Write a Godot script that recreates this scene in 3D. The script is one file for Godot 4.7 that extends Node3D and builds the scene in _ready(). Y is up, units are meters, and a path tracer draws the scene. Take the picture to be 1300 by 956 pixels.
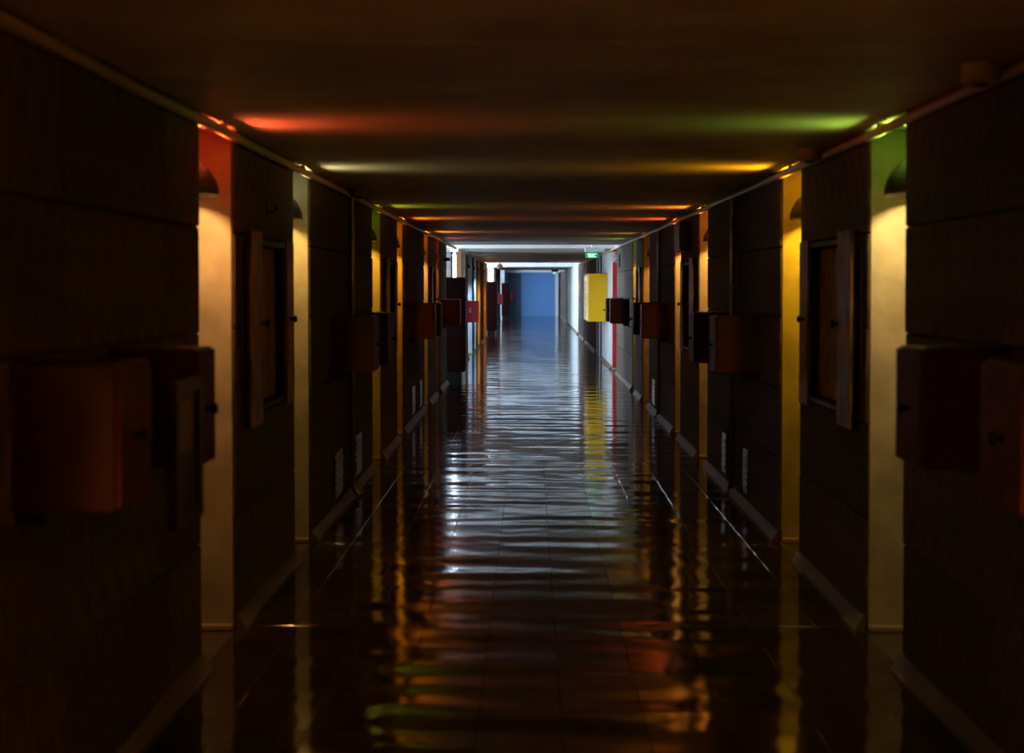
extends Node3D
# A long dark apartment-block corridor. Depth d along the corridor is world z = -d, x to the right, y up, metres.

const F := 2080.0            # focal length in pixels of the 1300 x 956 frame
const EYE := 1.567
const CEIL := 2.26
const WL := 1.343            # left wall plane at x = -WL
const WR := 1.518            # right wall plane at x = WR
const SLAB := 0.16           # thickness of the concrete wall panels
const NICHE := 0.42          # depth of the door niches

var rng := RandomNumberGenerator.new()
var used := {}
var cache := {}
var M := {}
var wall := {}               # -1 -> wall_left, 1 -> wall_right
var nth := {}

# ---------------------------------------------------------------- helpers
func wx(s: int) -> float:
	return WL if s < 0 else WR

func numbered(called: String) -> String:
	var n: int = used.get(called, 0)
	used[called] = n + 1
	return called if n == 0 else "%s_%03d" % [called, n]

func thing(called: String, label: String, category: String, at: Vector3, group := "") -> Node3D:
	var o := Node3D.new()
	o.name = numbered(called)
	add_child(o)
	o.position = at
	tag(o, label, category, group)
	return o

func tag(o: Node, label: String, category: String, group := "") -> void:
	o.set_meta("label", label)
	o.set_meta("category", category)
	if group != "":
		o.set_meta("group", group)

func struct(called: String) -> Node3D:
	var o := Node3D.new()
	o.name = called
	add_child(o)
	o.set_meta("kind", "structure")
	return o

func part(called: String, mesh: Mesh, mat: Material, at: Vector3, parent: Node) -> MeshInstance3D:
	var o := MeshInstance3D.new()
	o.name = called
	o.mesh = mesh
	o.material_override = mat
	o.position = at
	parent.add_child(o, true)
	return o

func tri(st: SurfaceTool, a: Vector3, b: Vector3, c: Vector3, n: Vector3) -> void:
	st.set_normal(n)
	if (b - a).cross(c - a).dot(n) > 0.0:
		st.add_vertex(a); st.add_vertex(c); st.add_vertex(b)
	else:
		st.add_vertex(a); st.add_vertex(b); st.add_vertex(c)

func quad(st: SurfaceTool, a: Vector3, b: Vector3, c: Vector3, d: Vector3, n: Vector3) -> void:
	tri(st, a, b, c, n)
	tri(st, a, c, d, n)

func begin() -> SurfaceTool:
	var st := SurfaceTool.new()
	st.begin(Mesh.PRIMITIVE_TRIANGLES)
	return st

# box with chamfered edges, added to a SurfaceTool
func add_box(st: SurfaceTool, c: Vector3, size: Vector3, b := 0.004) -> void:
	var h := size * 0.5
	b = minf(b, minf(h.x, minf(h.y, h.z)) * 0.6)
	for ax in 3:
		for sg in [-1.0, 1.0]:
			var u := (ax + 1) % 3
			var v := (ax + 2) % 3
			var p := []
			for q in [[-1, -1], [1, -1], [1, 1], [-1, 1]]:
				var w := Vector3()
				w[ax] = h[ax] * sg
				w[u] = (h[u] - b) * q[0]
				w[v] = (h[v] - b) * q[1]
				p.append(c + w)
			var n := Vector3()
			n[ax] = sg
			quad(st, p[0], p[1], p[2], p[3], n)
	for ax in 3:
		var u := (ax + 1) % 3
		var v := (ax + 2) % 3
		for su in [-1.0, 1.0]:
			for sv in [-1.0, 1.0]:
				var p := []
				for q in [[-1, 0], [1, 0], [1, 1], [-1, 1]]:
					var w := Vector3()
					w[ax] = (h[ax] - b) * q[0]
					w[u] = (h[u] - (b if q[1] == 1 else 0.0)) * su
					w[v] = (h[v] - (0.0 if q[1] == 1 else b)) * sv
					p.append(c + w)
				var n := Vector3()
				n[u] = su
				n[v] = sv
				quad(st, p[0], p[1], p[2], p[3], n.normalized())
	for sx in [-1.0, 1.0]:
		for sy in [-1.0, 1.0]:
			for sz in [-1.0, 1.0]:
				var k := c + Vector3(h.x * sx, h.y * sy, h.z * sz)
				tri(st, k - Vector3(0, b * sy, b * sz), k - Vector3(b * sx, 0, b * sz), k - Vector3(b * sx, b * sy, 0), Vector3(sx, sy, sz).normalized())

func box(size: Vector3, b := 0.004) -> Mesh:
	var key := "%.4f %.4f %.4f %.4f" % [size.x, size.y, size.z, b]
	if not cache.has(key):
		var st := begin()
		add_box(st, Vector3(), size, b)
		cache[key] = st.commit()
	return cache[key]

# slab between two corners, as a part
func slab(called: String, lo: Vector3, hi: Vector3, mat: Material, parent: Node, b := 0.004) -> MeshInstance3D:
	var a := Vector3(minf(lo.x, hi.x), minf(lo.y, hi.y), minf(lo.z, hi.z))
	var z := Vector3(maxf(lo.x, hi.x), maxf(lo.y, hi.y), maxf(lo.z, hi.z))
	return part(called, box(z - a, b), mat, (a + z) * 0.5 - (parent as Node3D).position, parent)

# revolve a profile of (radius, height) round y
func lathe(profile: Array, n := 20) -> Mesh:
	var st := begin()
	st.set_smooth_group(0)
	for i in n:
		var a0 := TAU * i / n
		var a1 := TAU * (i + 1) / n
		for j in profile.size() - 1:
			var p: Vector2 = profile[j]
			var q: Vector2 = profile[j + 1]
			var e := Vector2(q.y - p.y, p.x - q.x).normalized()
			var P := func(r: Vector2, a: float) -> Vector3: return Vector3(r.x * cos(a), r.y, r.x * sin(a))
			var am := (a0 + a1) * 0.5
			quad(st, P.call(p, a0), P.call(p, a1), P.call(q, a1), P.call(q, a0), Vector3(e.x * cos(am), e.y, e.x * sin(am)))
	return st.commit()

# tube along points
func tube(points: Array, r: float, n := 10) -> Mesh:
	var st := begin()
	var rings := []
	for i in points.size():
		var t: Vector3 = (points[mini(i + 1, points.size() - 1)] - points[maxi(i - 1, 0)]).normalized()
		var up := Vector3.UP if absf(t.y) < 0.9 else Vector3.RIGHT
		var u := t.cross(up).normalized()
		var v := t.cross(u).normalized()
		var ring := []
		for k in n:
			var a := TAU * k / n
			ring.append([points[i] + (u * cos(a) + v * sin(a)) * r, u * cos(a) + v * sin(a)])
		rings.append(ring)
	for i in points.size() - 1:
		for k in n:
			var k2 := (k + 1) % n
			var q := [rings[i][k], rings[i][k2], rings[i + 1][k2], rings[i + 1][k]]
			var want: Vector3 = q[0][1] + q[1][1]
			for tr in [[0, 1, 2], [0, 2, 3]]:
				var a: Vector3 = q[tr[0]][0]
				var b: Vector3 = q[tr[1]][0]
				var c: Vector3 = q[tr[2]][0]
				var order: Array = [tr[0], tr[2], tr[1]] if (b - a).cross(c - a).dot(want) > 0.0 else tr
				for o in order:
					st.set_normal(q[o][1])
					st.add_vertex(q[o][0])
	for e in [0, points.size() - 1]:
		var nn: Vector3 = (points[0] - points[1] if e == 0 else points[e] - points[e - 1]).normalized()
		for k in n:
			tri(st, points[e], rings[e][k][0], rings[e][(k + 1) % n][0], nn)
	return st.commit()

# ---------------------------------------------------------------- materials
func noise_tex(freq: float, octaves: int, sd: int, lo: Color, hi: Color, size := 512) -> NoiseTexture2D:
	var n := FastNoiseLite.new()
	n.seed = sd
	n.noise_type = FastNoiseLite.TYPE_SIMPLEX_SMOOTH
	n.frequency = freq
	n.fractal_octaves = octaves
	var t := NoiseTexture2D.new()
	t.width = size
	t.height = size
	t.seamless = true
	t.noise = n
	var g := Gradient.new()
	g.set_color(0, lo)
	g.set_color(1, hi)
	t.color_ramp = g
	return t

func mat(called: String, albedo: Color, rough := 0.7, tex: Texture2D = null, scale := Vector3.ONE, bump: Texture2D = null, bump_cm := 0.0) -> StandardMaterial3D:
	var m := StandardMaterial3D.new()
	m.resource_name = called
	m.albedo_color = albedo
	m.roughness = rough
	if tex or bump:
		m.uv1_triplanar = true
		m.uv1_world_triplanar = true
		m.uv1_scale = scale
	if tex:
		m.albedo_texture = tex
	if bump:
		m.heightmap_enabled = true
		m.heightmap_texture = bump
		m.heightmap_scale = bump_cm
	M[called] = m
	return m

func glow(called: String, c: Color, e: float) -> StandardMaterial3D:
	var m := mat(called, c * 0.6, 0.4)
	m.emission_enabled = true
	m.emission = c
	m.emission_energy_multiplier = e
	return m

# float normal map of a polished floor that is not quite flat: long shallow swells across the corridor
func wave_map() -> ImageTexture:
	var n := 320
	var im := Image.create(n, n, false, Image.FORMAT_RGBAF)
	var r := RandomNumberGenerator.new()
	r.seed = 77
	var waves := []
	for i in 26:
		var kz := r.randi_range(5, 22)
		var kx := r.randi_range(-4, 4)
		waves.append([kx, kz, r.randf() * TAU, 0.0058 * r.randf_range(0.5, 1.0) * (1.0 if kz < 16 else 0.6)])
	for i in 8:
		waves.append([r.randi_range(-24, 24), r.randi_range(16, 40), r.randf() * TAU, 0.0014])
	var sx := []
	var sz := []
	for w in waves:
		var ca := PackedFloat32Array()
		ca.resize(n)
		var cz := PackedFloat32Array()
		cz.resize(n)
		for i in n:
			ca[i] = TAU * w[0] * i / n
			cz[i] = TAU * w[1] * i / n + w[2]
		sx.append(ca)
		sz.append(cz)
	for y in n:
		for x in n:
			var gx := 0.0
			var gz := 0.0
			for k in waves.size():
				var c: float = sin(sx[k][x] + sz[k][y]) * waves[k][3]
				gz += c
				gx += c * waves[k][0] / waves[k][1]
			im.set_pixel(x, y, Color(0.5 + 0.5 * gx, 0.5 + 0.5 * gz, 1.0))
	return ImageTexture.create_from_image(im)

func make_materials() -> void:
	var boards := noise_tex(0.02, 4, 5, Color(0.36, 0.35, 0.34), Color(1, 1, 1))
	var grit := noise_tex(0.035, 5, 9, Color(0, 0, 0), Color(1, 1, 1))
	var soft := noise_tex(0.008, 4, 12, Color(0.8, 0.8, 0.8), Color(1, 1, 1))
	var rough := noise_tex(0.06, 5, 19, Color(0, 0, 0), Color(1, 1, 1))
	# board-marked concrete: grain stretched along the height
	mat("concrete", Color(0.58, 0.50, 0.41), 0.85, boards, Vector3(5.0, 0.5, 5.0), rough, 0.9)
	mat("concrete_dark", Color(0.53, 0.45, 0.36), 0.85, boards, Vector3(6.1, 0.6, 6.1), rough, 0.9)
	mat("backing", Color(0.12, 0.10, 0.08), 0.95)
	mat("plaster", Color(0.84, 0.80, 0.70), 0.7, soft, Vector3(0.8, 0.8, 0.8), grit, 0.12)
	mat("pale_paint", Color(0.82, 0.84, 0.82), 0.55, soft, Vector3(0.5, 0.5, 0.5))
	mat("red_paint", Color(0.80, 0.13, 0.17), 0.5, soft, Vector3(0.6, 0.6, 0.6))
	mat("ceiling_paint", Color(0.86, 0.81, 0.73), 0.6, soft, Vector3(0.3, 0.3, 0.3), grit, 0.1)
	mat("white_paint", Color(0.88, 0.89, 0.90), 0.5)
	mat("skirting", Color(0.44, 0.38, 0.29), 0.6, soft, Vector3(1.5, 1.5, 1.5))
	mat("blue_paint", Color(0.38, 0.58, 0.80), 0.5)
	mat("blue_dark", Color(0.24, 0.33, 0.44), 0.5)
	mat("box_paint", Color(0.31, 0.115, 0.05), 0.45, soft, Vector3(1.2, 1.2, 1.2))
	mat("box_dark", Color(0.40, 0.10, 0.07), 0.45, soft, Vector3(1.2, 1.2, 1.2))
	mat("box_door", Color(0.44, 0.25, 0.11), 0.6, soft, Vector3(1.5, 0.8, 1.5)).metallic_specular = 0.2
	mat("cream_wood", Color(0.82, 0.64, 0.38), 0.55, boards, Vector3(2.0, 0.3, 2.0)).metallic_specular = 0.3
	mat("dark_wood", Color(0.16, 0.09, 0.06), 0.55, boards, Vector3(2.0, 0.4, 2.0))
	mat("red_wood", Color(0.34, 0.15, 0.09), 0.5, boards, Vector3(3.0, 0.5, 3.0))
	mat("black", Color(0.05, 0.045, 0.04), 0.5)
	mat("trunking", Color(0.74, 0.66, 0.52), 0.5)
	mat("maroon", Color(0.17, 0.02, 0.025), 0.6).metallic_specular = 0.25
	mat("yellow", Color(0.93, 0.71, 0.03), 0.35)
	mat("yellow_daylit", Color(0.98, 0.82, 0.22), 0.3)  # lighter copy of the yellow, daylight on the mailbox fronts put into the colour
	mat("fire_red", Color(0.80, 0.15, 0.18), 0.4)
	mat("paper", Color(0.52, 0.46, 0.36), 0.8)
	mat("tan", Color(0.72, 0.52, 0.33), 0.5)
	mat("shade", Color(0.08, 0.07, 0.065), 0.5)
	mat("gold_wood", Color(0.55, 0.38, 0.16), 0.5)
	var steel := mat("steel", Color(0.62, 0.62, 0.64), 0.28)
	steel.metallic = 0.9
	var plate := mat("plate", Color(0.52, 0.52, 0.52), 0.4)
	plate.metallic = 0.5
	var glass := mat("glass", Color(0.9, 0.95, 1.0, 0.08), 0.05)
	glass.transparency = BaseMaterial3D.TRANSPARENCY_ALPHA
	var waves := wave_map()
	for i in 4:
		var tone := 0.86 + 0.09 * i
		var f := mat("tile_%d" % i, Color(0.20 * tone, 0.145 * tone, 0.12 * tone), 0.085)
		f.uv1_triplanar = true
		f.uv1_world_triplanar = true
		f.uv1_scale = Vector3(1.0 / 6.0, 1.0 / 6.0, 1.0 / 6.0)
		f.normal_enabled = true
		f.normal_texture = waves
		f.normal_scale = 1.0
		f.metallic_specular = 0.6
	mat("grout", Color(0.34, 0.29, 0.25), 0.5)

# ---------------------------------------------------------------- camera and light
func make_view() -> void:
	var cam := Camera3D.new()
	cam.name = "camera"
	add_child(cam)
	cam.position = Vector3(0, EYE, 0)
	cam.rotation = Vector3(-atan(70.5 / F), atan(24.0 / F), 0)
	var at := CameraAttributesPhysical.new()
	at.frustum_near = 0.1
	at.frustum_far = 300.0
	at.frustum_focal_length = 58.0
	at.frustum_focus_distance = 21.0
	at.exposure_aperture = 2.9
	cam.attributes = at
	# the lens looks at the middle of a 1300 x 867 picture; the frame goes on 89 rows below it
	cam.set_frustum(956.0 / F * 0.1, Vector2(0, -44.5 / F * 0.1), 0.1, 300.0)
	cam.current = true
	var env := Environment.new()
	var sky := Sky.new()
	var sm := ProceduralSkyMaterial.new()
	sm.sky_top_color = Color(0.35, 0.55, 0.95)
	sm.sky_horizon_color = Color(0.75, 0.85, 1.0)
	sm.ground_bottom_color = Color(0.25, 0.25, 0.25)
	sm.ground_horizon_color = Color(0.5, 0.52, 0.55)
	sky.sky_material = sm
	env.background_mode = Environment.BG_SKY
	env.sky = sky
	env.background_energy_multiplier = 1.0
	env.tonemap_mode = Environment.TONE_MAPPER_LINEAR
	env.tonemap_exposure = 1.0
	env.sdfgi_enabled = true
	env.ssao_enabled = true
	env.ssil_enabled = true
	var we := WorldEnvironment.new()
	we.name = "environment"
	we.environment = env
	add_child(we)
	daylight(-5.30, 27.6, 33.4, 3.2)
	daylight(-5.30, 52.0, 61.4, 4.0)
	daylight(-5.30, 75.0, 82.5, 5.6)
	daylight(-5.30, 27.8, 30.2, 25.0, 2.72, 0.7)
	daylight(-5.30, 49.2, 58.6, 9.0, 2.72, 0.7)

# the daylight that comes in at a glazed lobby wall on the left, as large as the glazing
func daylight(x: float, d0: float, d1: float, e: float, h := 1.2, tall := 1.9) -> void:
	var a := AreaLight3D.new()
	a.name = "window_light"
	add_child(a, true)
	a.area_size = Vector2(d1 - d0, tall)
	a.area_normalize_energy = false
	a.light_energy = e
	a.light_color = Color(0.80, 0.89, 1.0)
	a.area_range = 60.0
	a.area_attenuation = 2.0
	a.shadow_enabled = true
	a.position = Vector3(x, h, -(d0 + d1) * 0.5)
	a.rotation = Vector3(0, -PI / 2, 0)

# ---------------------------------------------------------------- setting
func course(k: int) -> Vector2:
	return [Vector2(0, 0.514), Vector2(0.514, 0.94), Vector2(0.94, 1.375), Vector2(1.375, 1.806), Vector2(1.806, CEIL)][k]

# a stretch of wall of concrete panels in five courses; cuts are vertical joints, hole is a stretch left open in courses 2 and 3
func stretch(s: int, d0: float, d1: float, cuts := [], hole := Vector2()) -> void:
	var w := wx(s)
	var p: Node = wall[s]
	slab("wall_core", Vector3(s * (w + SLAB), 0, -d0 - 0.01), Vector3(s * (w + SLAB + 0.35), CEIL, -d1 + 0.01), M.backing, p)
	var edges := [d0] + cuts + [d1]
	for i in edges.size() - 1:
		for k in 5:
			var spans := [Vector2(edges[i], edges[i + 1])]
			if hole.y > 0.0 and (k == 2 or k == 3) and hole.x < edges[i + 1] and hole.y > edges[i]:
				spans = [Vector2(edges[i], hole.x), Vector2(hole.y, edges[i + 1])]
			for sp in spans:
				if sp.y - sp.x < 0.03:
					continue
				var g := 0.003
				var c := course(k)
				var proud := rng.randf_range(-0.003, 0.003)
				var a := Vector3(s * (w + proud), c.x + (g if k > 0 else 0.0), -sp.x - (g if sp.x != d0 else 0.0))
				var b := Vector3(s * (w + SLAB), c.y - (g if k < 4 else 0.0), -sp.y + (g if sp.y != d1 else 0.0))
				slab("concrete_panel", a, b, M.concrete if (i + k) % 2 == 0 else M.concrete_dark, p, 0.005)
	skirting(s, d0, d1)

# sloping concrete skirting along a stretch of wall
func skirting(s: int, d0: float, d1: float) -> void:
	var w := wx(s)
	var st := begin()
	var pr := [Vector2(0.0, 0.07), Vector2(-0.01, 0.066), Vector2(-0.042, 0.014), Vector2(-0.044, 0.0), Vector2(0.0, 0.0)]
	for i in pr.size() - 1:
		var a: Vector2 = pr[i]
		var b: Vector2 = pr[i + 1]
		var e := b - a
		var n := Vector3(s * -absf(e.y) if absf(e.y) > 0.0001 else 0.0, absf(e.x) if b.y > 0.0 else -1.0, 0).normalized()
		quad(st, Vector3(s * (w + a.x), a.y, -d0), Vector3(s * (w + b.x), b.y, -d0), Vector3(s * (w + b.x), b.y, -d1), Vector3(s * (w + a.x), a.y, -d1), n)
	for e in [d0, d1]:
		for i in range(1, pr.size() - 1):
			tri(st, Vector3(s * (w + pr[0].x), pr[0].y, -e), Vector3(s * (w + pr[i].x), pr[i].y, -e), Vector3(s * (w + pr[i + 1].x), pr[i + 1].y, -e), Vector3(0, 0, 1 if e == d0 else -1))
	part("skirting", st.commit(), M.skirting, Vector3(), wall[s])

# a door niche between two stretches; ret paints the far return
func niche(s: int, d0: float, d1: float, ret: Material, door := true) -> void:
	var w := wx(s)
	var p: Node = wall[s]
	slab("niche_return", Vector3(s * (w + 0.012), 0, -d1 - 0.002), Vector3(s * (w + NICHE), CEIL, -d1 + 0.012), ret, p, 0.003)
	slab("niche_return", Vector3(s * (w + 0.012), 0, -d0 - 0.012), Vector3(s * (w + NICHE), CEIL, -d0 + 0.002), ret, p, 0.003)
	slab("niche_back", Vector3(s * (w + NICHE), 0, -d0 + 0.03), Vector3(s * (w + NICHE + 0.12), CEIL, -d1 - 0.03), M.plaster, p)
	slab("skirting", Vector3(s * (w + 0.012), 0, -d1 + 0.012), Vector3(s * (w + NICHE), 0.03, -d1 + 0.03), M.trunking, p, 0.006)
	if door:
		slab("door_leaf", Vector3(s * (w + NICHE - 0.03), 0.01, -d0 - 0.06), Vector3(s * (w + NICHE), 1.93, -d1 + 0.06), M.red_wood, p, 0.006)

# ---------------------------------------------------------------- things
func knob_mesh() -> Mesh:
	if not cache.has("knob"):
		cache["knob"] = lathe([Vector2(0.0, 0.0), Vector2(0.008, 0.0), Vector2(0.008, 0.018), Vector2(0.017, 0.022), Vector2(0.019, 0.032), Vector2(0.014, 0.04), Vector2(0.0, 0.042)], 14)
	return cache["knob"]

func knob(door: Node3D, s: int, x: float, y: float, d: float) -> void:
	var k := part("knob", knob_mesh(), M.black, Vector3(s * x, y, -d) - door.position - (door.get_parent() as Node3D).position, door)
	k.rotation = Vector3(0, 0, PI / 2 * s)

# plan of the shade's rim, a squarish half oval
func rim(a: float) -> Vector3:
	return Vector3(NICHE * pow(absf(cos(a)), 0.833), 0, 0.33 * pow(absf(sin(a)), 0.833) * signf(sin(a)))

# half-dome lamp shade above a door, with a warm bulb below and a coloured one above it
func dome_mesh() -> Mesh:
	if cache.has("dome"):
		return cache["dome"]
	var st := begin()
	var na := 20
	var nb := 10
	for shell in [1.0, 0.965]:
		var P := func(i: int, j: int) -> Vector3:
			var a := PI * i / na - PI / 2
			var b := PI / 2 * j / nb
			var r: float = pow(cos(b), 0.62) * shell
			var o := rim(a)
			return Vector3(o.x * r, 0.21 * sin(b) * shell, o.z * r)
		for i in na:
			for j in nb:
				var q := [P.call(i, j), P.call(i + 1, j), P.call(i + 1, j + 1), P.call(i, j + 1)]
				var m: Vector3 = (q[0] + q[1] + q[2] + q[3]) * 0.25
				var n := Vector3(m.x / 0.176, m.y / 0.055, m.z / 0.096).normalized() * (1.0 if shell == 1.0 else -1.0)
				quad(st, q[0], q[1], q[2], q[3], n)
	for i in na:
		var a0 := PI * i / na - PI / 2
		var a1 := PI * (i + 1) / na - PI / 2
		var o0 := rim(a0)
		var o1 := rim(a1)
		quad(st, o0, o1, o1 * 0.965, o0 * 0.965, Vector3.DOWN)
	cache["dome"] = st.commit()
	return cache["dome"]

func bulb_mesh() -> Mesh:
	if not cache.has("bulb"):
		var s := SphereMesh.new()
		s.radius = 0.022
		s.height = 0.05
		s.radial_segments = 16
		s.rings = 8
		cache["bulb"] = s
	return cache["bulb"]

func lamp(s: int, d0: float, d1: float, warm: Color, tint: Color, e: float, et: float, label: String) -> void:
	var w := wx(s)
	var dc := (d0 + d1) * 0.5
	var t := thing("door_lamp", label, "lamp", Vector3(s * (w + NICHE), 1.957, -dc), "shaded lamps above the apartment doors")
	var k := minf(1.0, (d1 - d0) / 0.72)
	var sh := part("lamp_shade", dome_mesh(), M.shade, Vector3(), t)
	sh.scale = Vector3(1, 1, k)
	sh.rotation = Vector3(0, PI if s > 0 else 0.0, 0)
	var bw := part("bulb", bulb_mesh(), glow("bulb_%d" % used["door_lamp"], warm, 3.0), Vector3(-s * 0.365, 0.078, 0), t)
	var l := OmniLight3D.new()
	l.name = "warm_light"
	t.add_child(l, true)
	l.position = bw.position
	l.light_color = warm
	l.light_energy = e * 1.45
	l.light_size = 0.03
	l.omni_range = 60.0
	l.omni_attenuation = 2.0
	l.shadow_enabled = true
	var bc := part("tinted_bulb", bulb_mesh(), glow("tint_%d" % used["door_lamp"], tint, 1.0), Vector3(-s * 0.31, 0.19, 0), t)
	var c := SpotLight3D.new()
	c.name = "tinted_light"
	t.add_child(c, true)
	c.position = bc.position
	c.rotation = Vector3(0, PI / 2 * s, 0)
	c.rotate_object_local(Vector3.RIGHT, 1.0)
	c.light_color = tint.lerp(warm, 0.5)
	c.light_energy = et * 0.38 + 0.26
	c.light_size = 0.02
	c.spot_range = 60.0
	c.spot_attenuation = 2.0
	c.spot_angle = 66.0
	c.spot_angle_attenuation = 0.6
	c.shadow_enabled = true
	var og := OmniLight3D.new()
	og.name = "tinted_glow"
	t.add_child(og, true)
	og.position = bc.position
	og.light_color = tint
	og.light_energy = et * 0.022
	og.light_size = 0.02
	og.omni_range = 60.0
	og.omni_attenuation = 2.0
	og.shadow_enabled = true
	var sp := SpotLight3D.new()
	sp.name = "tinted_beam"
	t.add_child(sp, true)
	sp.position = bc.position
	sp.rotation = Vector3(0, PI / 2 * s, 0)
	sp.rotate_object_local(Vector3.RIGHT, 0.44)
	sp.light_color = tint.lerp(warm, 0.22)
	sp.light_energy = et * 0.48
	sp.light_size = 0.02
	sp.spot_range = 60.0
	sp.spot_attenuation = 2.0
	sp.spot_angle = 34.0
	sp.spot_angle_attenuation = 1.0
	sp.shadow_enabled = true

# box for deliveries beside a door
func delivery_box(s: int, d0: float, d1: float, label: String, open := false) -> void:
	var w := wx(s)
	var t := thing("delivery_box", label, "box", Vector3(s * w, 0.982, -(d0 + d1) * 0.5), "delivery boxes along the corridor walls")
	slab("body", Vector3(s * w, 0.982, -d0), Vector3(s * (w - 0.275), 1.367, -d1), M.box_paint, t, 0.006)
	var dr := slab("door", Vector3(s * (w - 0.275), 0.99, -d0 - 0.006), Vector3(s * (w - 0.287), 1.359, -d1 + 0.006), M.box_door, t, 0.004)
	knob(dr, s, w - 0.287, 1.17, (d0 + d1) * 0.5 - 0.03)
	slab("bracket", Vector3(s * w, 0.945, -d0 - 0.04), Vector3(s * (w - 0.08), 0.982, -d0 - 0.09), M.black, t, 0.004)
	slab("bracket", Vector3(s * w, 0.945, -d1 + 0.04), Vector3(s * (w - 0.08), 0.982, -d1 + 0.09), M.black, t, 0.004)
	if open:
		var x := w - 0.29
		slab("flap", Vector3(s * x, 0.84, -d0 + 0.39), Vector3(s * (x + 0.018), 1.285, -d0 + 0.004), M.red_wood, t, 0.005)
		var f: Node3D = t.get_node("flap")
		for q in [[0.84, 0.885, 0.39, 0.0], [1.24, 1.285, 0.39, 0.0], [0.885, 1.24, 0.39, 0.33], [0.885, 1.24, 0.06, 0.0]]:
			var c := Vector3(s * (x - 0.004), (q[0] + q[1]) * 0.5, -d0 + (q[2] + q[3]) * 0.5)
			part("rail", box(Vector3(0.014, q[1] - q[0], q[2] - q[3]), 0.003), M.red_wood, c - t.position - f.position, f)
		part("notice", box(Vector3(0.004, 0.15, 0.17), 0.001), M.paper, Vector3(s * (x - 0.002), 1.14, -d0 + 0.22) - t.position - f.position, f)

# shallow wall cupboard between the two doors of a pair: two proud door leaves with a set-back panel between them
func cupboard(s: int, d0: float, d1: float, label: String) -> void:
	var w := wx(s)
	var L := d1 - d0
	var t := thing("wall_cupboard", label, "cupboard", Vector3(s * w, 0.94, -(d0 + d1) * 0.5), "cupboards between the paired doors")
	slab("body", Vector3(s * (w + 0.12), 0.945, -d0 - 0.01), Vector3(s * (w + 0.155), 1.80, -d1 + 0.01), M.dark_wood, t)
	for q in [[d0 + 0.005, d0 + 0.045], [d1 - 0.035, d1 - 0.005]]:
		slab("frame", Vector3(s * (w - 0.006), 0.945, -q[0]), Vector3(s * (w + 0.12), 1.80, -q[1]), M.red_wood, t)
	slab("frame", Vector3(s * (w - 0.002), 1.77, -d0 - 0.045), Vector3(s * (w + 0.12), 1.80, -d1 + 0.035), M.dark_wood, t)
	slab("frame", Vector3(s * (w - 0.002), 0.945, -d0 - 0.045), Vector3(s * (w + 0.12), 0.97, -d1 + 0.035), M.dark_wood, t)
	var a := d0 + L * 0.07
	var b := d0 + L * 0.27
	var c := d0 + L * 0.82
	var e := d1 - 0.037
	slab("side_box", Vector3(s * (w - 0.012), 0.90, -a), Vector3(s * (w + 0.11), 1.825, -b), M.black, t)
	var da := slab("door", Vector3(s * (w - 0.014), 0.895, -a - 0.012), Vector3(s * (w - 0.034), 1.83, -b), M.cream_wood, t)
	slab("panel", Vector3(s * (w + 0.05), 0.975, -b - 0.01), Vector3(s * (w + 0.07), 1.765, -c + 0.01), M.cream_wood, t)
	slab("side_box", Vector3(s * (w + 0.006), 0.92, -c), Vector3(s * (w + 0.11), 1.805, -e), M.black, t)
	var db := slab("door", Vector3(s * (w + 0.004), 0.915, -c - 0.012), Vector3(s * (w - 0.014), 1.81, -e), M.cream_wood, t)
	knob(da, s, w - 0.034, 1.385, b - 0.05)
	knob(db, s, w - 0.014, 1.385, c + 0.10)

func grille(s: int, d0: float, d1: float, label: String) -> void:
	var w := wx(s)
	var t := thing("vent_plate", label, "vent", Vector3(s * w, 0.11, -(d0 + d1) * 0.5), "low vent plates on the walls")
	slab("plate", Vector3(s * (w + 0.0), 0.11, -d0), Vector3(s * (w - 0.012), 0.42, -d1), M.plate, t, 0.004)
	for k in 5:
		slab("fin", Vector3(s * (w - 0.012), 0.15 + k * 0.05, -d0 - 0.02), Vector3(s * (w - 0.018), 0.175 + k * 0.05, -d1 + 0.02), M.plate, t, 0.002)

func pipe(s: int, d: float, label: String) -> void:
	var w := wx(s)
	var t := thing("riser_pipe", label, "pipe", Vector3(s * (w - 0.032), 0, -d), "metal pipes at the wall joints")
	var pts := [Vector3(-s * 0.05, 0.03, 0), Vector3(-s * 0.03, 0.045, 0), Vector3(-s * 0.01, 0.075, 0), Vector3(0, 0.12, 0), Vector3(0, 1.1, 0), Vector3(0, 2.12, 0), Vector3(0, 2.2, 0)]
	part("pipe", tube(pts, 0.02, 12), M.steel, Vector3(), t)
	for h in [0.6, 1.55, 2.05]:
		part("clamp", box(Vector3(0.05, 0.025, 0.055), 0.004), M.steel, Vector3(s * 0.012, h, 0), t)

func conduit(s: int, label: String) -> void:
	var w := wx(s)
	var t := thing("cable_conduit", label, "conduit", Vector3(s * (w - 0.025), CEIL - 0.03, -3.0))
	var r := RandomNumberGenerator.new()
	r.seed = 31 + s
	var pts := []
	var d := -1.0
	while d < 47.0:
		pts.append(Vector3(r.randf_range(-0.004, 0.004), r.randf_range(-0.004, 0.004), 3.0 - d))
		d += 1.1
	part("tube", tube(pts, 0.021, 10), M.trunking, Vector3(), t)
	for k in 11:
		part("saddle", box(Vector3(0.05, 0.03, 0.03), 0.006), M.trunking, Vector3(0.0, 0.012, 3.0 - (2.2 + k * 2.4)), t)

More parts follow.
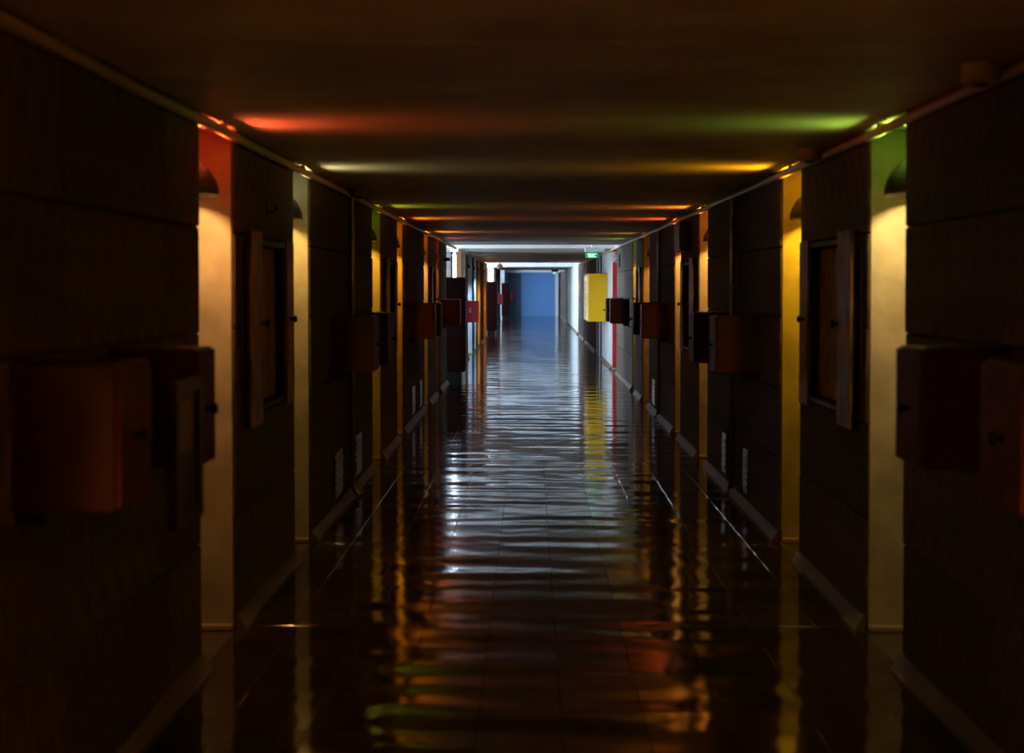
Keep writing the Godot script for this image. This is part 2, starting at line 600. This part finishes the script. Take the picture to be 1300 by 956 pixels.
func junction(s: int, d: float, x: float, r: float, label: String) -> void:
	var t := thing("junction_box", label, "junction box", Vector3(s * x, CEIL, -d), "round boxes on the ceiling edge")
	part("body", lathe([Vector2(0, -0.065), Vector2(r * 0.8, -0.065), Vector2(r, -0.055), Vector2(r, -0.004), Vector2(r * 1.08, 0.0), Vector2(0, 0.0)], 24), M.trunking, Vector3(), t)
	part("screw_cap", lathe([Vector2(0, -0.075), Vector2(r * 0.35, -0.072), Vector2(r * 0.4, -0.065), Vector2(0, -0.064)], 16), M.black, Vector3(), t)

func text(called: String, words: String, h: float, mat_: Material, at: Vector3, parent: Node, width := 0.0) -> void:
	var tm := TextMesh.new()
	var f := SystemFont.new()
	f.font_names = PackedStringArray(["Droid Sans"])
	f.font_weight = 700
	tm.font = f
	tm.text = words
	tm.font_size = 64
	tm.pixel_size = h / 48.0
	tm.depth = 0.004
	var o := part(called, tm, mat_, at, parent)
	if width > 0.0:
		o.scale.x = width / maxf(tm.get_aabb().size.x, 0.01)

func tall_cabinet(d: float, x0: float, x1: float, depth: float, label: String) -> void:
	var t := thing("tall_cabinet", label, "cabinet", Vector3((x0 + x1) * 0.5, 0, -d), "tall maroon cabinets on the left")
	slab("body", Vector3(x0, 0.15, -d), Vector3(x1, 1.71, -d - depth), M.maroon, t, 0.008)
	slab("plinth", Vector3(x0 + 0.03, 0, -d - 0.04), Vector3(x1 - 0.06, 0.15, -d - depth + 0.04), M.black, t)
	var n := 6
	for k in n:
		var h0 := 0.17 + k * 1.52 / n
		slab("door", Vector3(x1, h0, -d - 0.02), Vector3(x1 + 0.012, h0 + 1.52 / n - 0.012, -d - depth + 0.02), M.maroon, t)

func _ready() -> void:
	rng.seed = 4
	make_view()
	make_materials()
	build_shell()
	build_things()

func build_shell() -> void:
	# ---- floor: base slab, 30 cm tiles
	var fl := struct("floor")
	slab("floor_base", Vector3(-6.2, -0.2, 5.0), Vector3(2.3, -0.004, -85.0), M.grout, fl)
	var xs := []
	for i in 11:
		xs.append(clampf(-1.39 + 0.3 * i, -1.343, 1.518))
	var rest := begin()
	var r := RandomNumberGenerator.new()
	r.seed = 21
	var near_rows := 0
	var row := 0
	var d := -4.5
	while d < 84.6:
		var is_near := d > 5.2 and near_rows < 29
		for i in 10:
			var c := Vector3((xs[i] + xs[i + 1]) * 0.5, -0.006, -d - 0.15)
			var sz := Vector3(xs[i + 1] - xs[i] - 0.0012, 0.012, 0.2988)
			if is_near:
				var o := part("floor_tile", box(sz, 0.0015), M["tile_%d" % r.randi_range(0, 3)], c, fl)
				o.rotation = Vector3(r.randf_range(-0.0016, 0.0016), 0, r.randf_range(-0.0012, 0.0012))
			else:
				var ta := r.randf_range(-0.0016, 0.0016)
				var tb := r.randf_range(-0.0012, 0.0012)
				var n := Vector3(-tb, 1, ta).normalized()
				var hx := sz.x * 0.5
				quad(rest, c + Vector3(-hx, 0.006 - hx * tb, -0.149), c + Vector3(hx, 0.006 + hx * tb, -0.149), c + Vector3(hx, 0.006 + hx * tb, 0.149), c + Vector3(-hx, 0.006 - hx * tb, 0.149), n)
				quad(rest, c + Vector3(-hx, 0.006, 0.149), c + Vector3(hx, 0.006, 0.149), c + Vector3(hx, -0.006, 0.149), c + Vector3(-hx, -0.006, 0.149), Vector3(0, 0, 1))
		if is_near:
			near_rows += 1
		row += 1
		d += 0.3
	var far := part("floor_tiles", rest.commit(), M.tile_1, Vector3(), fl)
	far.set_meta("kind", "stuff")
	# lobby and niche floors: larger smooth slabs flush with the tiles
	for q in [[26.1, 33.6], [50.0, 62.0], [72.0, 83.4]]:
		slab("lobby_floor", Vector3(-5.6, -0.012, -q[0]), Vector3(-1.345, 0.0, -q[1]), M.tile_2, fl, 0.001)

	# ---- ceiling: slabs with open joints, raised bays at the lobbies
	var ce := struct("ceiling")
	slab("ceiling_core", Vector3(-6.2, CEIL + 1.1, 5.0), Vector3(2.3, CEIL + 1.3, -85.0), M.backing, ce)
	var js := [-4.6, 4.7, 12.0, 19.3, 26.6, 27.72]
	for i in js.size() - 1:
		slab("ceiling_slab", Vector3(-2.1, CEIL, -js[i] - 0.005), Vector3(2.1, CEIL + 1.1, -js[i + 1] + 0.005), M.ceiling_paint, ce, 0.006)
	slab("ceiling_slab", Vector3(-6.0, CEIL, -26.0), Vector3(-2.1, CEIL + 1.1, -27.715), M.ceiling_paint, ce, 0.006)
	for q in [[30.3, 49.0], [58.8, 71.5], [84.3, 84.9]]:
		slab("ceiling_slab", Vector3(-6.0, CEIL, -q[0]), Vector3(2.1, CEIL + 1.1, -q[1]), M.ceiling_paint, ce, 0.006)
	for q in [[27.72, 30.3, 0.95], [49.0, 58.8, 0.95], [71.5, 84.3, 0.27]]:
		slab("raised_ceiling", Vector3(-6.0, CEIL + q[2], -q[0]), Vector3(2.1, CEIL + 1.1, -q[1]), M.white_paint, ce, 0.004)
		slab("ceiling_beam", Vector3(-6.0, CEIL - 0.002, -q[1] + 0.03), Vector3(2.1, CEIL + q[2], -q[1]), M.white_paint, ce, 0.004)

	# ---- walls
	wall[-1] = struct("wall_left")
	wall[1] = struct("wall_right")
	stretch(-1, -4.6, -0.72, [-2.6])
	stretch(-1, 0.10, 1.95)
	stretch(-1, 2.68, 6.63, [4.7, 6.0])
	stretch(-1, 7.41, 9.28, [], Vector2(7.55, 9.22))
	stretch(-1, 9.96, 13.87, [12.0])
	stretch(-1, 14.70, 16.44, [], Vector2(14.84, 16.38))
	stretch(-1, 17.24, 20.6, [19.3])
	stretch(-1, 21.5, 23.2, [], Vector2(21.64, 23.14))
	stretch(-1, 24.1, 26.1)
	stretch(-1, 33.6, 34.9)
	stretch(-1, 37.7, 38.8)
	stretch(-1, 40.5, 41.3)
	stretch(-1, 43.8, 46.6)
	stretch(-1, 49.5, 50.0)
	stretch(-1, 62.0, 72.0, [65.0, 68.5])
	stretch(-1, 83.4, 84.6)
	stretch(1, -4.6, -0.70, [-2.6])
	stretch(1, 0.10, 1.95)
	stretch(1, 2.68, 6.67, [4.7])
	stretch(1, 7.41, 9.26, [], Vector2(7.50, 9.24))
	stretch(1, 9.99, 14.09, [12.0])
	stretch(1, 14.89, 16.67, [], Vector2(15.0, 16.6))
	stretch(1, 17.39, 21.05, [19.3])
	stretch(1, 22.28, 23.7, [], Vector2(22.38, 23.64))
	stretch(1, 24.5, 29.0, [26.6])
	stretch(1, 38.0, 45.5, [40.5, 43.0])
	stretch(1, 46.4, 51.2, [48.8])
	stretch(1, 68.0, 84.6, [72.0, 76.0, 80.0])
	for q in [[-0.72, 0.10], [1.95, 2.68], [6.63, 7.41], [9.28, 9.96], [13.87, 14.70], [16.44, 17.24], [20.6, 21.5], [23.2, 24.1], [41.3, 43.8], [46.6, 49.5]]:
		niche(-1, q[0], q[1], M.plaster)
	niche(-1, 34.9, 37.7, M.pale_paint)
	niche(-1, 38.8, 40.5, M.pale_paint)
	for q in [[-0.70, 0.10], [1.95, 2.68], [6.67, 7.41], [9.26, 9.99], [14.09, 14.89], [16.67, 17.39], [21.05, 22.28], [23.7, 24.5], [45.5, 46.4], [51.2, 52.6]]:
		niche(1, q[0], q[1], M.plaster)
	niche(1, 29.0, 30.72, M.red_paint, false)
	var pr: Node = wall[1]
	slab("painted_wall", Vector3(WR, 0, -30.72), Vector3(WR + 0.5, CEIL, -34.8), M.pale_paint, pr)
	slab("painted_wall", Vector3(WR, 0, -52.6), Vector3(WR + 0.5, CEIL, -68.0), M.pale_paint, pr)
	skirting(1, 30.72, 34.8)
	skirting(1, 52.6, 68.0)
	slab("lobby_end", Vector3(-6.0, 0, -25.9), Vector3(-WL - SLAB, CEIL, -26.1), M.pale_paint, wall[-1])
	slab("lobby_end", Vector3(-6.0, 0, -33.6), Vector3(-WL, CEIL, -33.8), M.pale_paint, wall[-1])
	slab("lobby_end", Vector3(-6.0, 0, -49.8), Vector3(-WL - SLAB, CEIL + 1.0, -50.0), M.pale_paint, wall[-1])
	slab("lobby_end", Vector3(-6.0, 0, -62.0), Vector3(-WL, CEIL, -62.2), M.pale_paint, wall[-1])
	slab("lobby_end", Vector3(-6.0, 0, -71.8), Vector3(-WL - SLAB, CEIL + 0.27, -72.0), M.pale_paint, wall[-1])
	slab("lobby_end", Vector3(-6.0, 0, -83.4), Vector3(-WL, CEIL + 0.27, -83.6), M.pale_paint, wall[-1])
	# outer lobby walls with tall glazing
	var n := 1
	for q in [[26.1, 33.6], [50.0, 62.0], [72.0, 83.4]]:
		var top := 2.36
		slab("outer_wall", Vector3(-5.6, 0, -q[0]), Vector3(-5.8, 0.2, -q[1]), M.pale_paint, wall[-1])
		slab("outer_wall", Vector3(-5.6, 2.2, -q[0]), Vector3(-5.8, top, -q[1]), M.pale_paint, wall[-1])
		var wn := struct("window_%d" % n)
		n += 1
		var step: float = (q[1] - q[0]) / 6.0
		for k in 7:
			slab("mullion", Vector3(-5.66, 0.2, -q[0] - step * k + 0.03), Vector3(-5.74, 2.2, -q[0] - step * k - 0.03), M.steel, wn)
		for k in 6:
			slab("pane", Vector3(-5.695, 0.2, -q[0] - step * k - 0.03), Vector3(-5.705, 2.2, -q[0] - step * (k + 1) + 0.03), M.glass, wn, 0.001)
	for q in [[27.72, 30.3, 6], [49.0, 58.8, 7]]:
		slab("upper_wall", Vector3(WR + 0.02, CEIL, -q[0]), Vector3(2.1, CEIL + 1.1, -q[1]), M.pale_paint, wall[1])
		slab("upper_wall", Vector3(-5.6, 3.1, -q[0]), Vector3(-5.8, CEIL + 1.1, -q[1]), M.pale_paint, wall[-1])
		var cw := struct("window_%d" % q[2])
		var st: float = (q[1] - q[0]) / 4.0
		for k in 5:
			slab("mullion", Vector3(-5.66, 2.36, -q[0] - st * k + 0.03), Vector3(-5.74, 3.1, -q[0] - st * k - 0.03), M.steel, cw)
		for k in 4:
			slab("pane", Vector3(-5.695, 2.36, -q[0] - st * k - 0.03), Vector3(-5.705, 3.1, -q[0] - st * (k + 1) + 0.03), M.glass, cw, 0.001)
	# far end and the wall behind the camera
	var we := struct("wall_end")
	slab("end_wall", Vector3(-2.1, 0, -84.6), Vector3(2.1, CEIL + 0.3, -84.9), M.blue_paint, we)
	slab("jamb", Vector3(1.25, 0, -84.5), Vector3(1.42, CEIL, -84.6), M.white_paint, we)
	slab("door_leaf", Vector3(-0.5, 0, -84.56), Vector3(1.24, 2.2, -84.6), M.blue_paint, we)
	slab("door_leaf", Vector3(-1.2, 0, -84.57), Vector3(-0.5, 2.2, -84.6), M.blue_dark, we)
	slab("push_plate", Vector3(0.86, 1.02, -84.54), Vector3(1.0, 1.07, -84.56), M.steel, we)
	var wb := struct("wall_behind")
	slab("back_wall", Vector3(-2.1, 0, 4.6), Vector3(2.1, CEIL, 4.9), M.concrete, wb)

func build_things() -> void:
	var warm := Color(1.0, 0.66, 0.30)
	# side, depth range, warm colour, tint, energies, words
	var lamps := [
		[-1, 1.95, 2.68, warm, Color(1.0, 0.5, 0.1), 4.5, 1.2, "lamp over the left door beside the nearest delivery box, just outside the view"],
		[1, 1.95, 2.68, warm, Color(1.0, 0.5, 0.1), 4.5, 1.2, "lamp over the right door beside the nearest delivery box, just outside the view"],
		[-1, 6.63, 7.41, Color(1.0, 0.72, 0.42), Color(1.0, 0.10, 0.03), 0.40, 1.2, "dark half-dome lamp glowing red in the nearest left niche"],
		[1, 6.67, 7.41, Color(1.0, 0.84, 0.52), Color(0.34, 0.80, 0.12), 0.40, 0.6, "dark half-dome lamp glowing green in the nearest right niche"],
		[-1, 9.28, 9.96, Color(1.0, 0.80, 0.42), Color(0.80, 0.90, 0.75), 0.30, 0.5, "half-dome lamp with grey-white glow in the second left niche"],
		[1, 9.26, 9.99, Color(1.0, 0.74, 0.12), Color(1.0, 0.66, 0.04), 0.40, 1.5, "half-dome lamp glowing yellow in the second right niche"],
		[-1, 13.87, 14.70, Color(1.0, 0.72, 0.20), Color(0.38, 0.85, 0.10), 0.36, 0.26, "small lamp glowing green in the third niche on the left"],
		[1, 14.09, 14.89, Color(1.0, 0.72, 0.34), Color(1.0, 0.48, 0.04), 0.44, 1.3, "lamp glowing orange in the right niche before the dark loudspeaker"],
		[-1, 16.44, 17.24, Color(1.0, 0.62, 0.10), Color(1.0, 0.50, 0.02), 0.44, 1.3, "small lamp glowing amber in the fourth niche on the left"],
		[1, 16.67, 17.39, Color(1.0, 0.70, 0.34), Color(1.0, 0.16, 0.03), 0.44, 1.0, "lamp glowing red in the right niche behind the dark loudspeaker"],
		[-1, 20.6, 21.5, Color(1.0, 0.70, 0.28), Color(1.0, 0.46, 0.04), 0.44, 1.4, "small lamp glowing amber in the fifth niche on the left"],
		[1, 21.05, 22.28, Color(1.0, 0.66, 0.24), Color(0.80, 0.52, 0.05), 0.40, 0.6, "small lamp glowing olive in the fifth niche on the right"],
		[-1, 23.2, 24.1, Color(1.0, 0.50, 0.15), Color(1.0, 0.14, 0.03), 0.13, 0.5, "small lamp glowing red in the left niche before the maroon cabinet"],
		[1, 23.7, 24.5, Color(1.0, 0.72, 0.18), Color(0.35, 0.85, 0.08), 0.36, 0.8, "small lamp glowing green in the right niche before the grey concrete wall"],
		[-1, 34.9, 37.7, Color(0.72, 0.85, 1.0), Color(0.7, 0.85, 1.0), 5.0, 0.4, "cool white lamp in the pale niche behind the red hose box"],
		[-1, 38.8, 40.5, Color(0.72, 0.85, 1.0), Color(0.7, 0.85, 1.0), 3.0, 0.4, "cool white lamp in the pale niche before the amber niches"],
		[-1, 41.3, 43.8, Color(1.0, 0.66, 0.08), Color(1.0, 0.55, 0.05), 3.0, 1.6, "far lamp in the wide amber niche after the cool white niches"],
		[-1, 46.6, 49.5, Color(1.0, 0.52, 0.08), Color(1.0, 0.45, 0.05), 2.0, 1.6, "far lamp in the amber niche just before the second maroon cabinet"],
		[1, 45.5, 46.4, Color(1.0, 0.66, 0.25), Color(1.0, 0.6, 0.1), 0.6, 1.6, "far lamp in the gold niche beyond the yellow mailbox unit"],
		[1, 51.2, 52.6, Color(1.0, 0.66, 0.25), Color(1.0, 0.6, 0.1), 0.6, 1.2, "farthest lamp on the right beside the bright pale wall"],
	]
	for q in lamps:
		lamp(q[0], q[1], q[2], q[3], q[4], q[5], q[6], q[7])

	delivery_box(-1, 4.19, 4.55, "large orange-lit delivery box nearest the viewer on the left wall")
	delivery_box(-1, 5.19, 5.47, "delivery box on the left with a framed flap, behind the orange-lit one", true)
	delivery_box(1, 4.11, 4.5, "delivery box cut by the right edge of the photo")
	delivery_box(1, 5.19, 5.54, "dark red delivery box between the edge box and the green-lit niche")
	delivery_box(-1, 11.0, 11.4, "brown delivery box hiding the middle of the left metal pipe")
	delivery_box(-1, 12.08, 12.69, "delivery box just behind the one hiding the left metal pipe")
	delivery_box(1, 10.96, 11.32, "dark red delivery box hiding the middle of the right metal pipe")
	delivery_box(1, 12.39, 12.8, "delivery box just behind the one hiding the right metal pipe")
	delivery_box(-1, 18.0, 18.35, "rusty delivery box on the left below the fifth niche lamp")
	delivery_box(-1, 19.2, 19.6, "slim-looking delivery box behind the rusty one on the left")
	delivery_box(1, 18.2, 18.5, "reddish delivery box on the right overlapping the far yellow-lit niches")
	delivery_box(1, 19.6, 19.95, "delivery box seen past the slit of the reddish right one")
	delivery_box(-1, 24.4, 24.75, "dark delivery box seen against the first maroon cabinet")
	delivery_box(1, 25.4, 25.75, "near-black delivery box in front of the red painted wall strip")
	delivery_box(1, 26.8, 27.15, "delivery box behind the near-black one on the grey concrete wall")

	cupboard(-1, 7.55, 9.22, "wall cupboard with cream doors between red-lit and white-lit left niches")
	cupboard(1, 7.50, 9.24, "wall cupboard with brown doors between green-lit and yellow-lit right niches")
	cupboard(-1, 14.84, 16.38, "wall cupboard between the green-lit and amber-lit niches on the left")
	cupboard(1, 15.0, 16.6, "wall cupboard under the dark loudspeaker on the right wall")
	cupboard(-1, 21.64, 23.14, "farthest cupboard on the left, between the last two lamp niches")
	cupboard(1, 22.38, 23.64, "farthest cupboard on the right, above the reddish delivery box")

	grille(-1, 11.1, 11.55, "grey vent plate low on the left wall before the metal pipe")
	grille(-1, 12.4, 12.85, "grey vent plate low on the left wall behind the metal pipe")
	grille(1, 11.38, 11.62, "pale vent plate low on the right wall before the metal pipe")
	grille(1, 12.65, 12.9, "pale vent plate low on the right wall behind the metal pipe")
	grille(-1, 18.3, 18.8, "vent plate low on the left wall below the rusty delivery box")
	grille(-1, 19.6, 20.0, "vent plate low on the left wall just before the fifth niche")
	grille(1, 19.9, 20.3, "vent plate low on the right wall beyond the far pipe")
	pipe(-1, 12.0, "shiny vertical pipe on the left wall crossing behind the brown box")
	pipe(1, 12.12, "shiny vertical pipe on the right wall crossing behind the dark red box")
	pipe(1, 19.1, "grey pipe on the right wall below the reddish delivery box")
	conduit(-1, "beige cable tube running along the top of the left wall")
	conduit(1, "brownish cable tube running along the top of the right wall")
	junction(1, 5.15, WR - 0.115, 0.06, "round box on the right ceiling edge nearest the viewer")
	junction(1, 8.3, WR - 0.115, 0.06, "round box on the right ceiling edge between green and yellow niches")
	junction(-1, 11.7, WL - 0.115, 0.06, "small box on the left ceiling edge beside the ceiling joint")

	# loudspeaker high on the right wall
	var sp := thing("loudspeaker", "dark loudspeaker box high on the right wall above a cupboard", "loudspeaker", Vector3(WR, 1.98, -15.9))
	slab("body", Vector3(WR, 1.90, -15.6), Vector3(WR - 0.10, 2.18, -16.2), M.black, sp, 0.01)
	slab("front_grille", Vector3(WR - 0.10, 1.92, -15.63), Vector3(WR - 0.106, 2.16, -16.17), M.dark_wood, sp, 0.003)

	var bp := thing("slot_plate", "narrow dark vertical plate high on the grey concrete wall", "plate", Vector3(WR, 2.0, -28.1))
	slab("plate", Vector3(WR, 1.88, -27.9), Vector3(WR - 0.02, 2.12, -28.3), M.black, bp, 0.004)
	slab("rim", Vector3(WR - 0.02, 1.90, -27.93), Vector3(WR - 0.026, 2.10, -28.27), M.dark_wood, bp, 0.002)
	var bk := thing("wall_bracket", "black bracket high on the left wall before the bright lobby", "bracket", Vector3(-WL, 1.97, -25.2))
	slab("arm", Vector3(-WL, 1.95, -25.15), Vector3(-WL + 0.10, 2.0, -25.3), M.black, bk, 0.005)
	slab("plate", Vector3(-WL, 1.90, -25.12), Vector3(-WL + 0.012, 2.05, -25.33), M.black, bk, 0.003)
	var hk := thing("wall_hook", "small dark hook on the concrete above the left cream cupboard", "hook", Vector3(-WL, 1.95, -8.35))
	slab("plate", Vector3(-WL, 1.91, -8.31), Vector3(-WL + 0.008, 1.99, -8.39), M.black, hk, 0.002)
	part("peg", tube([Vector3(0.004, 0.0, 0), Vector3(0.03, -0.01, 0), Vector3(0.042, 0.004, 0), Vector3(0.045, 0.03, 0)], 0.007, 8), M.black, Vector3(), hk)

	# mailbox unit, yellow
	var mb := thing("mailbox_unit", "bright yellow block of mailboxes on the pale right wall", "mailbox", Vector3(WR, 0.856, -33.7))
	slab("body", Vector3(WR, 0.856, -32.5), Vector3(1.135, 1.80, -34.9), M.yellow, mb, 0.006)
	slab("top", Vector3(WR, 1.80, -32.48), Vector3(1.12, 1.812, -34.92), M.yellow, mb, 0.004)
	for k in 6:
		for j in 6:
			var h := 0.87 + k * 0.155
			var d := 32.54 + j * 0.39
			slab("mailbox_door", Vector3(1.135, h, -d), Vector3(1.122, h + 0.143, -d - 0.375), M.yellow_daylit, mb, 0.004)
			slab("slot_highlight", Vector3(1.124, h + 0.105, -d - 0.07), Vector3(1.119, h + 0.118, -d - 0.30), M.white_paint, mb, 0.001)  # slots coloured white to paint in the highlights on the mailbox fronts

	tall_cabinet(26.95, -1.62, -1.09, 0.5, "nearest tall maroon cabinet on the left, by the bright lobby")
	tall_cabinet(52.0, -1.42, -1.075, 0.8, "middle tall maroon cabinet far along the left side")
	tall_cabinet(78.0, -1.40, -1.06, 0.8, "farthest tall maroon cabinet beside the blue end wall")

	# fire hose boxes
	var hb := thing("hose_box", "red box with white mark behind the nearest maroon cabinet", "hose box", Vector3(-WL, 0.81, -34.0), "red fire boxes on the left wall")
	slab("body", Vector3(-WL, 0.81, -34.0), Vector3(-1.09, 1.255, -34.5), M.fire_red, hb, 0.008)
	slab("back_frame", Vector3(-WL + 0.002, 0.80, -33.99), Vector3(-WL + 0.02, 1.265, -34.52), M.fire_red, hb, 0.003)
	text("mark", "S", 0.10, M.white_paint, Vector3(-1.265, 1.06, -33.995) - hb.position, hb)
	var h2 := thing("hose_box", "small red box just past the middle maroon cabinet", "hose box", Vector3(-WL, 0.86, -63.0), "red fire boxes on the left wall")
	slab("body", Vector3(-WL, 0.86, -62.6), Vector3(-1.10, 1.27, -63.2), M.fire_red, h2, 0.008)
	slab("door", Vector3(-1.10, 0.88, -62.63), Vector3(-1.09, 1.25, -63.17), M.fire_red, h2, 0.003)
	var h3 := thing("hose_box", "tiny red box against the blue end wall", "hose box", Vector3(-0.98, 0.80, -84.5), "red fire boxes on the left wall")
	slab("body", Vector3(-1.08, 0.80, -84.25), Vector3(-0.93, 1.28, -84.58), M.fire_red, h3, 0.008)
	slab("door", Vector3(-1.07, 0.82, -84.24), Vector3(-0.94, 1.26, -84.25), M.fire_red, h3, 0.003)

	# exit signs
	exit_sign(1.10, 29.4, 0.235, 0.12, "green lit exit sign hanging below a white box", true)
	exit_sign(1.02, 70.0, 0.24, 0.12, "tiny far green exit sign before the blue end wall", false)

	# pictogram plates on the red return
	for k in 2:
		var pg := thing("safety_plate", ["upper white safety plate on the red wall strip", "lower white safety plate on the red wall strip"][k], "sign", Vector3(1.585, 2.16 - k * 0.105, -30.70), "white safety plates")
		slab("plate", Vector3(1.53, 2.115 - k * 0.105, -30.695), Vector3(1.64, 2.21 - k * 0.105, -30.708), M.white_paint, pg, 0.002)
		var ps := begin()
		if k == 0:
			add_box(ps, Vector3(0.01, 0.012, 0.008), Vector3(0.05, 0.03, 0.004), 0.001)
			add_box(ps, Vector3(0.015, -0.03, 0.008), Vector3(0.07, 0.012, 0.004), 0.001)
		else:
			add_box(ps, Vector3(0.02, -0.012, 0.008), Vector3(0.045, 0.028, 0.004), 0.001)
			add_box(ps, Vector3(-0.01, -0.03, 0.008), Vector3(0.03, 0.016, 0.004), 0.001)
		part("pictogram", ps.commit(), M.fire_red, Vector3(), pg)

	# lobby door frame and frosted strip on the far lobby wall
	var lf := thing("lobby_doorframe", "tan door frame with bright glass strip at the left lobby", "door frame", Vector3(-1.5, 0, -33.55))
	slab("post", Vector3(-1.635, 0, -33.50), Vector3(-1.60, CEIL, -33.6), M.maroon, lf)
	slab("glass_strip", Vector3(-1.60, 0.03, -33.56), Vector3(-1.535, 2.2, -33.6), glow("daylit_glass", Color(0.86, 0.92, 1.0), 30.0), lf)
	slab("post", Vector3(-1.535, 0, -33.50), Vector3(-1.42, CEIL, -33.6), M.tan, lf)
	slab("threshold", Vector3(-1.60, 0, -33.52), Vector3(-1.535, 0.03, -33.6), M.tan, lf)
	for q in [[62.0, 1.60]]:
		var ls := struct("window_%d" % (4 if q[0] < 70 else 5))
		slab("glass_strip", Vector3(-q[1], 0.03, -q[0] + 0.04), Vector3(-q[1] + 0.17, 2.2, -q[0]), M.daylit_glass, ls)
		slab("frame", Vector3(-q[1] - 0.05, 0, -q[0] + 0.06), Vector3(-q[1], 2.25, -q[0]), M.tan, ls)
		slab("frame", Vector3(-q[1] + 0.17, 0, -q[0] + 0.06), Vector3(-q[1] + 0.22, 2.25, -q[0]), M.tan, ls)
	var ll := thing("ceiling_lamp", "small glaring white lamp at the ceiling of the left lobby", "lamp", Vector3(-1.36, 2.26, -29.0))
	part("diffuser", box(Vector3(0.13, 0.05, 0.3), 0.01), glow("lamp_white", Color(0.9, 0.93, 1.0), 3.0), Vector3(0, -0.045, 0), ll)
	part("stem", box(Vector3(0.03, 0.97, 0.03), 0.003), M.steel, Vector3(0, 0.465, 0), ll)
	var o := OmniLight3D.new()
	o.name = "lamp_light"
	ll.add_child(o, true)
	o.position = Vector3(0, -0.045, 0)
	o.light_color = Color(0.85, 0.92, 1.0)
	o.light_energy = 0.3
	o.light_size = 0.05
	o.omni_range = 60.0
	o.shadow_enabled = true
	var db := thing("ceiling_globe", "small brown globe at the ceiling by the second lobby", "lamp", Vector3(-0.97, 2.26, -51.0))
	part("globe", lathe([Vector2(0, -0.17), Vector2(0.07, -0.155), Vector2(0.1, -0.09), Vector2(0.07, -0.025), Vector2(0.03, 0.0), Vector2(0, 0.0)], 20), M.tan, Vector3(), db)
	part("rod", box(Vector3(0.03, 0.95, 0.03), 0.003), M.steel, Vector3(0, 0.475, 0), db)

	# glazed door frame on the right beyond the pale wall
	var gf := struct("door_1")
	for q in [[34.85, 35.1, 0], [35.6, 35.85, 1], [36.5, 36.7, 0], [37.2, 37.4, 1], [37.8, 38.0, 0]]:
		slab("post", Vector3(WR, 0, -q[0]), Vector3(WR + 0.12, CEIL, -q[1]), M.white_paint if q[2] == 0 else M.red_wood, gf)
	for q in [[35.1, 35.6], [35.85, 36.5], [36.7, 37.2], [37.4, 37.8]]:
		slab("pane", Vector3(WR + 0.05, 0.02, -q[0]), Vector3(WR + 0.06, CEIL, -q[1]), M.glass, gf, 0.001)
	slab("back_board", Vector3(WR + 0.3, 0, -34.8), Vector3(WR + 0.5, CEIL, -38.0), M.dark_wood, gf)

func exit_sign(x: float, d: float, w: float, h: float, label: String, hung: bool) -> void:
	var t := thing("exit_sign", label, "exit sign", Vector3(x, CEIL, -d), "exit signs")
	var y := -0.135
	if hung:
		part("housing", box(Vector3(w * 1.5, 0.085, 0.09), 0.006), M.white_paint, Vector3(0.04, -0.044, 0), t)
	else:
		part("housing", box(Vector3(w * 1.2, 0.085, 0.09), 0.006), M.black, Vector3(0, -0.0425, 0), t)
	if hung:
		part("hanger", box(Vector3(0.02, 0.96, 0.02), 0.003), M.steel, Vector3(0, 0.475, 0), t)
	var face := part("face", box(Vector3(w, h - 0.02, 0.03), 0.004), glow("exit_green_%d" % int(d), Color(0.02, 0.62, 0.36), 0.6), Vector3(0, y - 0.01, 0), t)
	var st := begin()
	var z := 0.017
	add_box(st, Vector3(-0.005, 0.022, z), Vector3(w * 0.72, 0.02, 0.003), 0.001)
	add_box(st, Vector3(-0.02, -0.004, z), Vector3(w * 0.5, 0.016, 0.003), 0.001)
	add_box(st, Vector3(-0.005, -0.028, z), Vector3(w * 0.66, 0.016, 0.003), 0.001)
	part("lettering", st.commit(), glow("exit_white_%d" % int(d), Color(0.85, 1.0, 0.95), 1.0), face.position, t)
	var o := OmniLight3D.new()
	o.name = "sign_light"
	t.add_child(o, true)
	o.position = face.position + Vector3(0, 0, 0.06)
	o.light_color = Color(0.1, 1.0, 0.6)
	o.light_energy = 0.002
	o.light_size = 0.03
	o.omni_range = 20.0
	o.shadow_enabled = true
